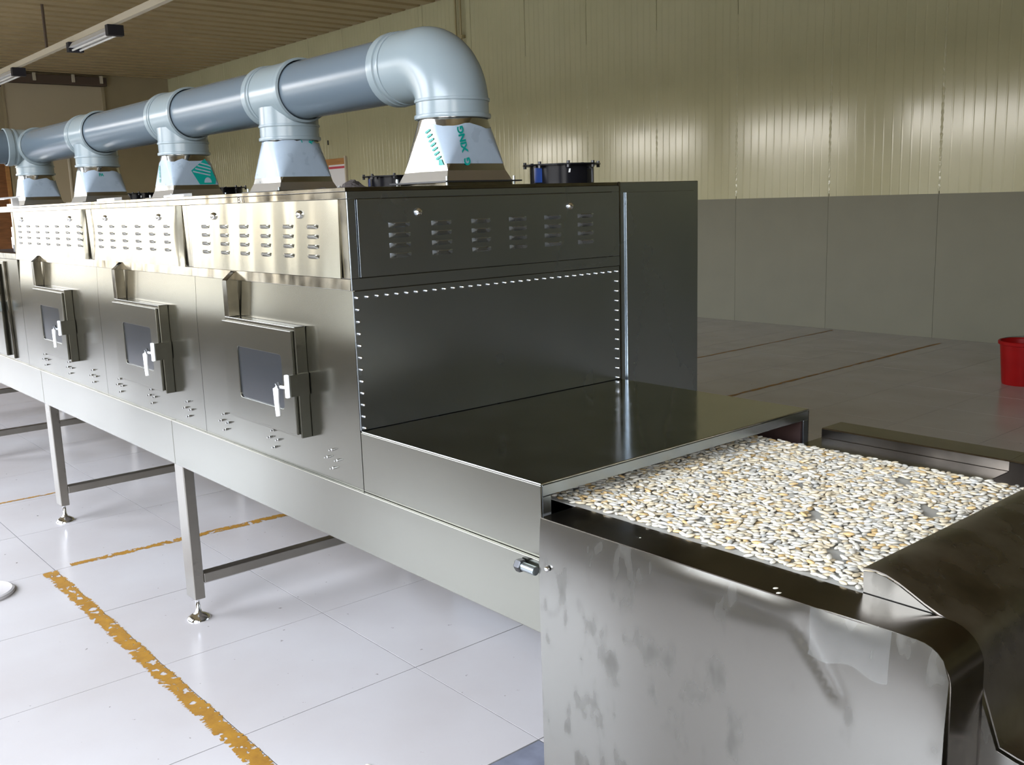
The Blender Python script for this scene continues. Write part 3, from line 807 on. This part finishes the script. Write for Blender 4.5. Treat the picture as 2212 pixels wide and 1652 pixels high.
for k in range(420):
    x, y = rs.uniform(.50, 1.365), rs.uniform(.13, .81)
    if hole(x, y): continue
    SEEDS.append((x, y, BZ+.0088+rs.uniform(0, .002), rs.uniform(-.3, .3), rs.uniform(-.3, .3)))
items = []
for (x, y, z, rx, ry) in SEEDS:
    rz = rs.gauss(0.55, .75) + (PI if rs.random() < .5 else 0)
    a = rs.choice((0, 0, 1, 2)); q = rs.random(); b = 0 if q < .48 else 1 if q < .78 else 2 if q < .86 else 3
    d = (Vector((x, y, z))-CAM).length
    under = x > 1.345 or x < TL
    items.append((1 if under else 0, d, x, y, z, rx, ry, rz, a, b))
items.sort()
stuff = {b: MB() for b in range(4)}
for n, (un, d, x, y, z, rx, ry, rz, a, b) in enumerate(items):
    if n < 300:
        o = bpy.data.objects.new('seed', seed_me[(a, b)]); COL.objects.link(o)
        o.location = (x, y, z); o.rotation_euler = (rx, ry, rz)
        tag(o, 'pale flat seed among those lying nearest the viewer on the belt', 'seed', 'seeds lying nearest on the belt')
    else:
        Mx = Matrix.Translation((x, y, z)) @ Matrix.Rotation(rz, 4, 'Z') @ Matrix.Rotation(ry, 4, 'Y') @ Matrix.Rotation(rx, 4, 'X')
        vs, fs = SV[a]; stuff[b].add([Mx @ Vector(v) for v in vs], fs)
allv = MB(); mi = []
for b in range(4):
    allv.add(stuff[b].v, stuff[b].f); mi += [b]*len(stuff[b].f)
me = bpy.data.meshes.new('seed_layer'); me.from_pydata(allv.v, [], allv.f)
for b in range(4): me.materials.append(MATS[SM[b]])
me.polygons.foreach_set('material_index', mi); me.shade_smooth()
o = bpy.data.objects.new('seed_layer', me); COL.objects.link(o)
tag(o, 'dense layer of pale seeds spread over the rest of the belt', 'seeds', None, 'stuff')
for (x, y, lab) in ((1.247, .012, 'broken white seed lying on the dark flange'), (1.262, -.001, 'tiny crumb beside the broken seed on the flange'), (.925, .04, 'tiny pale crumb on the flange near the tunnel')):
    s = .55 if 'broken' in lab else .22
    o = bpy.data.objects.new('seed_fragment', seed_me[(1, 0)]); COL.objects.link(o); o.location = (x, y, .8472+.0018*s+.0006); o.scale = (s, s, s); o.rotation_euler = (0, 0, 1.0)
    tag(o, lab, 'seed')

# ================================================================== EXHAUST DUCT
PY, PZ = .615, 1.915
RP, RF = .1045, .1125
TX = [-.362, -1.408, -2.440, -3.655, -4.870]
du = thing('exhaust_duct', 'thick grey plastic exhaust duct running above the dryer', 'duct', (-2.6, PY, 1.735))
def socket(mb, c, axis, a, b, r, ring_ends=('a', 'b')):
    """fitting sleeve between a and b with rolled rims"""
    pr = [(r, a), (r, b)]
    mb.rev(pr, 40, c, axis, caps=False)
def rim(parent, c, axis, a, b, r, m='pvc_light'):
    w = (b-a)
    p = [(r-.004, a), (r+.004, a+w*.1), (r+.0055, a+w*.5), (r+.004, b-w*.1), (r-.004, b)]
    return MB().rev(p, 40, c, axis, caps=False).build('rim', m, parent, True, ang=50)
for i, x in enumerate(TX):
    if i == 0:
        # elbow: sweep from horizontal to vertical
        Rb = .135; vs = []; fs = []; n, mseg = 40, 18
        ccx, ccz = x-Rb, PZ-Rb
        for k in range(mseg+1):
            a = PI/2*(1-k/mseg)
            cx, cz = ccx+Rb*math.cos(a), ccz+Rb*math.sin(a)
            er = Vector((math.cos(a), 0, math.sin(a)))
            for j in range(n):
                t = 2*PI*j/n
                p = Vector((cx, PY, cz)) + er*RF*math.cos(t) + Vector((0, 1, 0))*RF*math.sin(t); vs.append(p)
        for k in range(mseg):
            for j in range(n): fs.append((k*n+j, k*n+(j+1) % n, (k+1)*n+(j+1) % n, (k+1)*n+j))
        mb = MB().add(vs, fs)
        mb.rev([(RF, x-Rb-.165), (RF, x-Rb)], 40, (0, PY, PZ), 'x', caps=False)
        mb.rev([(RF, 1.737), (RF, PZ-Rb)], 40, (x, PY, 0), 'z', caps=False)
        el = mb.build('elbow', 'pvc_light', du, True, ang=60)
        rim(el, (0, PY, PZ), 'x', x-Rb-.167, x-Rb-.125, RF+.001)
        rim(el, (0, PY, PZ), 'x', x-Rb-.118, x-Rb-.098, RF-.001)
        rim(el, (x, PY, 0), 'z', 1.735, 1.750, RF+.001)
        rim(el, (x, PY, 0), 'z', 1.785, 1.796, RF-.001)
    else:
        a, b = x-.16, x+.135
        mb = MB()
        if i < 4:
            mb.rev([(RF, a), (RF, b)], 40, (0, PY, PZ), 'x', caps=False)
        else:
            mb.rev([(RF, x-.11), (RF, b)], 40, (0, PY, PZ), 'x')
            mb.rev([(RF, PY-.17), (RF, PY)], 40, (x, 0, PZ), 'y', caps=False)
        # branch with a soft shoulder into the run
        br = [(RF, 1.737), (RF, 1.800), (RF+.004, 1.815), (RF+.012, 1.835), (RF+.018, 1.86)]
        mb.rev([(RF, 1.737), (RF, 1.86)], 40, (x, PY, 0), 'z', caps=False)
        sh = []
        te = mb.build('tee', 'pvc_light', du, True, ang=60)
        if i < 4:
            rim(te, (0, PY, PZ), 'x', a-.002, a+.040, RF+.001); rim(te, (0, PY, PZ), 'x', a+.046, a+.06, RF-.001)
            rim(te, (0, PY, PZ), 'x', b-.035, b+.002, RF+.001)
        else:
            rim(te, (0, PY, PZ), 'x', b-.035, b+.002, RF+.001)
            rim(te, (x, 0, PZ), 'y', PY-.172, PY-.13, RF+.001); rim(te, (x, 0, PZ), 'y', PY-.12, PY-.10, RF-.001)
        rim(te, (x, PY, 0), 'z', 1.735, 1.750, RF+.001); rim(te, (x, PY, 0), 'z', 1.785, 1.797, RF-.001)
ends = [(TX[0]-.135-.12, TX[1]+.09)] + [(TX[i]-.12, TX[i+1]+.09) for i in range(1, 4)]
for a, b in ends: MB().rev([(RP, a), (RP, b)], 40, (0, PY, PZ), 'x', caps=False).build('pipe', 'pvc_grey', du, True)
MB().rev([(RP, YF+.02), (RP, PY-.14)], 40, (TX[4], 0, PZ), 'y', caps=False).build('pipe', 'pvc_grey', du, True)

# transition cones (square to round) ----------------------------------------
ZR0, ZR1 = 1.578, 1.745     # square base, round top
def ring_pt(x, q, i, n, t, a, r, off=0.0):
    """point on the loft: corner q (0..3, centred at 45+90q degrees), arc index i of n, height fraction t"""
    c = Vector((a*(1, -1, -1, 1)[q], a*(1, 1, -1, -1)[q], 0)); th = math.radians(90*q+90*i/n)
    e = Vector((math.cos(th), math.sin(th), 0))
    p = c.lerp(e*r, t) + e*off
    return Vector((x+p.x, PY+p.y, ZR0+(ZR1-ZR0)*t))
def cone(i, label, prints):
    x = TX[i]; a = .112; r = .1035; n = 8
    root = thing('transition_cone', label, 'duct cone', (x, PY, ZT), 'square to round cones under the exhaust duct')
    mb = MB(); N = 4*(n+1)
    vs = [ring_pt(x, q, k, n, t, a, r) for t in (0.0001, .5, 1) for q in range(4) for k in range(n+1)]
    fs = [(l*N+j, l*N+(j+1) % N, (l+1)*N+(j+1) % N, (l+1)*N+j) for l in range(2) for j in range(N)]
    mb.add(vs, fs).build('cone_body', 'steel_cone', root, True, ang=25)
    # skirt and flange
    b = .126
    sk = MB().add([(x-a, PY-a, ZR0), (x+a, PY-a, ZR0), (x+a, PY+a, ZR0), (x-a, PY+a, ZR0), (x-b, PY-b, 1.548), (x+b, PY-b, 1.548), (x+b, PY+b, 1.548), (x-b, PY+b, 1.548)],
                  [(0, 1, 5, 4), (1, 2, 6, 5), (2, 3, 7, 6), (3, 0, 4, 7)])
    s = sk.build('skirt', 'steel_matt', root)
    MB().box(x-b-.022, x+b+.022, PY-b-.022, PY+b+.022, 1.543, 1.5475).build('flange', 'bolt_dark', root)
    MB().box(x-b, x+b, PY-b, PY+b, ZT, 1.5425).build('curb', 'steel_rail', root)
    if i < 3:
        for k in range(5):
            f = -b*.8+b*1.6*k/4
            me = bolt_me if k or True else None
            o = bpy.data.objects.new('rivet', rivet_x); COL.objects.link(o); o.parent = s; o.location = (x+b-.009, PY+f, 1.556)
            o = bpy.data.objects.new('rivet', rivet_y); COL.objects.link(o); o.parent = s; o.location = (x+f, PY-b+.009, 1.556)
        for sx, sy in ((1, 1), (1, -1), (-1, -1)):
            MB().tube([(x+sx*(b+.004), PY+sy*(b+.004), 1.535), (x+sx*(b+.004), PY+sy*(b+.004), 1.560)], .004, 6).build('flange_bolt', 'zinc', root)
    # protective film over the faces towards the camera, torn along its upper edge
    rr = random.Random(40+i)
    seq = [(2, k) for k in range(n//2, n+1)] + [(3, k) for k in range(n+1)] + [(0, k) for k in range(0, n-1)]
    if i == 0: seq = seq[n//2+1:]
    vs = []; fs = []
    for j, (q, k) in enumerate(seq):
        top = .80+.035*math.sin(j*1.1+i)+rr.uniform(-.02, .02)
        if i == 1: top = .93+rr.uniform(-.03, .03)
        if q == 0: top -= .05*(k > 1)
        for m_ in range(6):
            t = .12+(top-.12)*m_/5
            vs.append(ring_pt(x, q, k, n, t, a, r, .0012))
    for j in range(len(seq)-1):
        for m_ in range(5): fs.append((j*6+m_, (j+1)*6+m_, (j+1)*6+m_+1, j*6+m_+1))
    fm = MB().add(vs, fs).build('protective_film', 'film', root, True, ang=30)
    for fn in prints: fn(x, a, r, n, fm)
    return root
rivet_x = dome('x', .0032, .002, 'rivet', 'bolt_dark', 8); rivet_y = dome('y', .0032, .002, 'rivet', 'bolt_dark', 8)
# planar frames of the flat faces: point = o + u*U + v*V, slightly proud
def face_frame(x, a, r, face):
    if face == 'x': p0, p1, m_ = Vector((x+a, PY-a, ZR0)), Vector((x+a, PY+a, ZR0)), Vector((x+r, PY, ZR1))
    else: p0, p1, m_ = Vector((x-a, PY-a, ZR0)), Vector((x+a, PY-a, ZR0)), Vector((x, PY-r, ZR1))
    U = (p1-p0).normalized(); mid = (p0+p1)/2; V = (m_-mid).normalized(); Nn = U.cross(V).normalized()
    return mid, U, V, Nn
def text_print(txt, face, u, v, size, rot, m='teal_print', off=.003, xs=1.0):
    def fn(x, a, r, n, parent):
        cu = bpy.data.curves.new('print', 'FONT'); cu.body = txt; cu.size = size; cu.align_x = 'CENTER'; cu.align_y = 'CENTER'; cu.offset = size*.045
        to = bpy.data.objects.new('print', cu); COL.objects.link(to)
        dg = bpy.context.evaluated_depsgraph_get()
        me = bpy.data.meshes.new_from_object(to.evaluated_get(dg)); bpy.data.objects.remove(to)
        mid, U, V, Nn = face_frame(x, a, r, face); c, s = math.cos(rot), math.sin(rot)
        for vv in me.vertices:
            px, py = vv.co.x*xs, vv.co.y
            q = mid + U*(u+px*c-py*s) + V*(v+px*s+py*c) + Nn*off
            vv.co = q
        me.materials.clear(); me.materials.append(MATS[m])
        place('printed_text', me, parent)
    return fn
def poly_print(polys, face, m='teal_print', off=.0026, name='printed_mark'):
    def fn(x, a, r, n, parent):
        mid, U, V, Nn = face_frame(x, a, r, face); mb = MB()
        for P in polys:
            mb.add([mid+U*p[0]+V*p[1]+Nn*off for p in P], [tuple(range(len(P)))])
        mb.build(name, m, parent)
    return fn
def _hw(v): return .112*(1-v/.168)-.003
stripes = []
for k in range(7):
    v = .030+.0135*k; stripes.append([(_hw(v+.012)-.026, v), (_hw(v+.012)-.026, v+.008), (_hw(v+.014), v+.0165), (_hw(v+.014), v+.009)])
cone(0, 'nearest steel cone below the elbow, film printed with teal letters', [text_print('G  XING', 'x', -.046, .072, .031, math.radians(101)), poly_print(stripes, 'y'), poly_print([[(.070, .016), (.096, .016), (.084, .034), (.068, .034)]], 'y')])
cone(1, 'second steel cone from the elbow, nearly plain blue film', [text_print('K', 'x', .030, .150, .022, math.radians(60)), text_print('1', 'x', -.010, .152, .018, math.radians(20))])
dia = [[(-.02, .085), (.05, .138), (.075, .10), (.095, .045), (.09, .022), (.015, .022)]]
lt_ = [[(-.012+.012*k, .082+.013*k-.004), (-.012+.012*k, .088+.013*k-.004), (.070+.002*k, .060+.014*k+.006), (.070+.002*k, .054+.014*k+.006)] for k in range(4)]
circ = [[(.055+.018*math.cos(t*PI/8), .030+.024*math.sin(t*PI/8)) for t in range(9)]]
cone(2, 'third steel cone from the elbow, film with striped green emblem', [poly_print(dia, 'x'), poly_print(lt_, 'x', 'film', .0034, 'emblem_stripe'), poly_print(circ, 'x', 'film', .0034, 'emblem_disc'), text_print('G XING', 'y', -.035, .075, .022, math.radians(90))])
cone(3, 'fourth steel cone from the elbow, film marked FA near its top', [text_print('FA', 'x', -.022, .112, .022, 0)])
cone(4, 'last steel cone at left edge below the duct corner', [])

# fans ---------------------------------------------------------------------
for fx, fy, lab in ((-.232, .95, 'black fan housing beside the nearest cone on the dryer roof'), (-1.20, .95, 'black and blue fan housing between the first two cones'),
                    (-2.80, .95, 'small black fan housing visible between third and fourth cones'), (-3.90, .95, 'black fan housing left of the fourth cone')):
    fz = ZT
    fr = thing('roof_fan', lab, 'fan', (fx, fy, fz), 'axial fans on the dryer roof')
    MB().rev([(.104, fz), (.104, fz+.060)], 36, (fx, fy, 0), caps=False).build('housing', 'fan_black', fr, True)
    MB().rev([(.100, fz+.060), (.126, fz+.060), (.126, fz+.0645), (.100, fz+.0645)], 36, (fx, fy, 0), caps=False).build('rim_flange', 'fan_black', fr)
    MB().rev([(.035, fz+.005), (.035, fz+.045), (.03, fz+.05)], 20, (fx, fy, 0)).build('hub', 'fan_black', fr, True)
    for k in range(5):
        a = 2*PI*k/5; c, s = math.cos(a), math.sin(a)
        def bl(u, v, c=c, s=s):
            rr = .034+.064*u; w = (v-.5)*.05*(1+.4*u); return (fx+rr*c-w*s, fy+rr*s+w*c, fz+.025+.35*w)
        MB().grid(bl, 3, 2).build('blade', 'fan_black', fr, True, thick=.002)
    for k in range(8):
        a = 2*PI*k/8+.2
        MB().tube([(fx+.120*math.cos(a), fy+.120*math.sin(a), fz+.052), (fx+.120*math.cos(a), fy+.120*math.sin(a), fz+.072)], .0055, 6).build('flange_bolt', 'bolt_dark', fr)
    th0 = math.radians(-118 if fx < -.5 else -100)
    def lab_(u, v):
        a = th0+.35*u; return (fx+.1048*math.cos(a), fy+.1048*math.sin(a), fz+.008+.046*v)
    MB().grid(lab_, 6, 1).build('blue_label', 'fan_blue', fr, True)
    a1 = math.radians(-32)
    def lab2(u, v):
        a = a1+.055*u+.02*v; return (fx+.1050*math.cos(a), fy+.1050*math.sin(a), fz+.036+.012*v)
    MB().grid(lab2, 2, 1).build('white_sticker', 'white_label', fr)
    MB().tube([(fx+.104*math.cos(.25), fy+.104*math.sin(.25), fz+.052), (fx+.118*math.cos(.2), fy+.118*math.sin(.2), fz+.045), (fx+.118*math.cos(.2), fy+.118*math.sin(.2), fz+.004)], .004, 6).build('cable', 'ink', fr, True)
# crumpled scrap and light strips on the roof
rg = random.Random(5)
def rag(u, v): return (-.80+.34*u+rg.uniform(-.008, .008), .34+.10*v+rg.uniform(-.008, .008), ZT+.006+.026*max(0, math.sin(u*11+v*3))*math.sin(PI*v)*math.sin(PI*u)+rg.uniform(0, .008)*math.sin(PI*u))
o = MB().grid(rag, 26, 8).build('crumpled_scrap', 'rag', None, False, thick=.001); tag(o, 'crumpled dark scrap lying on the roof beside the second cone', 'scrap')
for (x0, x1, y0, lab) in ((-1.42, -1.24, .10, 'short pale strip lying on the middle module roof'), (-2.02, -1.82, .06, 'white strip lying on the roof by the fourth cone'), (-.40, -.33, .62, 'white scrap on the roof left of the nearest cone')):
    if lab.startswith('white scrap'): x0, x1, y0 = -.84, -.74, .62
    tag(MB().prism([(y0, ZT), (y0+.03, ZT), (y0+.03, ZT+.014), (y0, ZT+.010)], 'x', x0, x1).build('roof_strip', 'white_label'), lab, 'strip')

# ================================================================== LOOSE THINGS ON THE FLOOR
bk = thing('bucket', 'red plastic bucket on the floor near the back wall', 'bucket', (-.945, 6.345, 0))
bx, by = -.945, 6.345
MB().rev([(.001, .006), (.126, .004), (.130, .0), (.134, .02), (.158, .318), (.155, .320), (.131, .024), (.001, .020)], 36, (bx, by, 0), caps=False).build('body', 'red_plastic', bk, True, ang=50)
MB().rev([(.158, .300), (.169, .304), (.171, .326), (.166, .331), (.154, .328), (.156, .305)], 36, (bx, by, 0), caps=False).build('rim', 'red_plastic', bk, True, ang=50)
hp = [(bx+.168*math.cos(t)*.80-.168*math.sin(t)*0, by+.168*math.cos(t)*.6, .31+.0*t) for t in (0,)]
hpts = [(bx+.172*math.cos(PI*k/12), by+.09*math.sin(PI*k/12), .318-.11*math.sin(PI*k/12)*0+.03*math.sin(PI*k/12)) for k in range(13)]
MB().tube(hpts, .0035, 6).build('handle', 'zinc', bk, True)
lid = thing('round_lid', 'white round lid lying on the tiles at left edge', 'lid', (-2.082, -.53, 0))
MB().rev([(.120, .0), (.120, .014), (.112, .018), (.104, .014), (.001, .014)], 40, (-2.082, -.53, 0), caps=False).build('disc', 'tile', lid, True, ang=40)
MB().rev([(.115, .0005), (.1215, .0005), (.1225, .006), (.1205, .008)], 40, (-2.082, -.53, 0), caps=False).build('edge_band', 'tile', lid, True)
# a few seeds dropped on the floor
for (x, y, lab) in ((.02, -.05, 'pale seed dropped on the floor tile at bottom of the photo'),):
    o = bpy.data.objects.new('seed', seed_me[(0, 0)]); COL.objects.link(o); o.location = (x, y, .0025); o.rotation_euler = (0, 0, .4); tag(o, lab, 'seed')
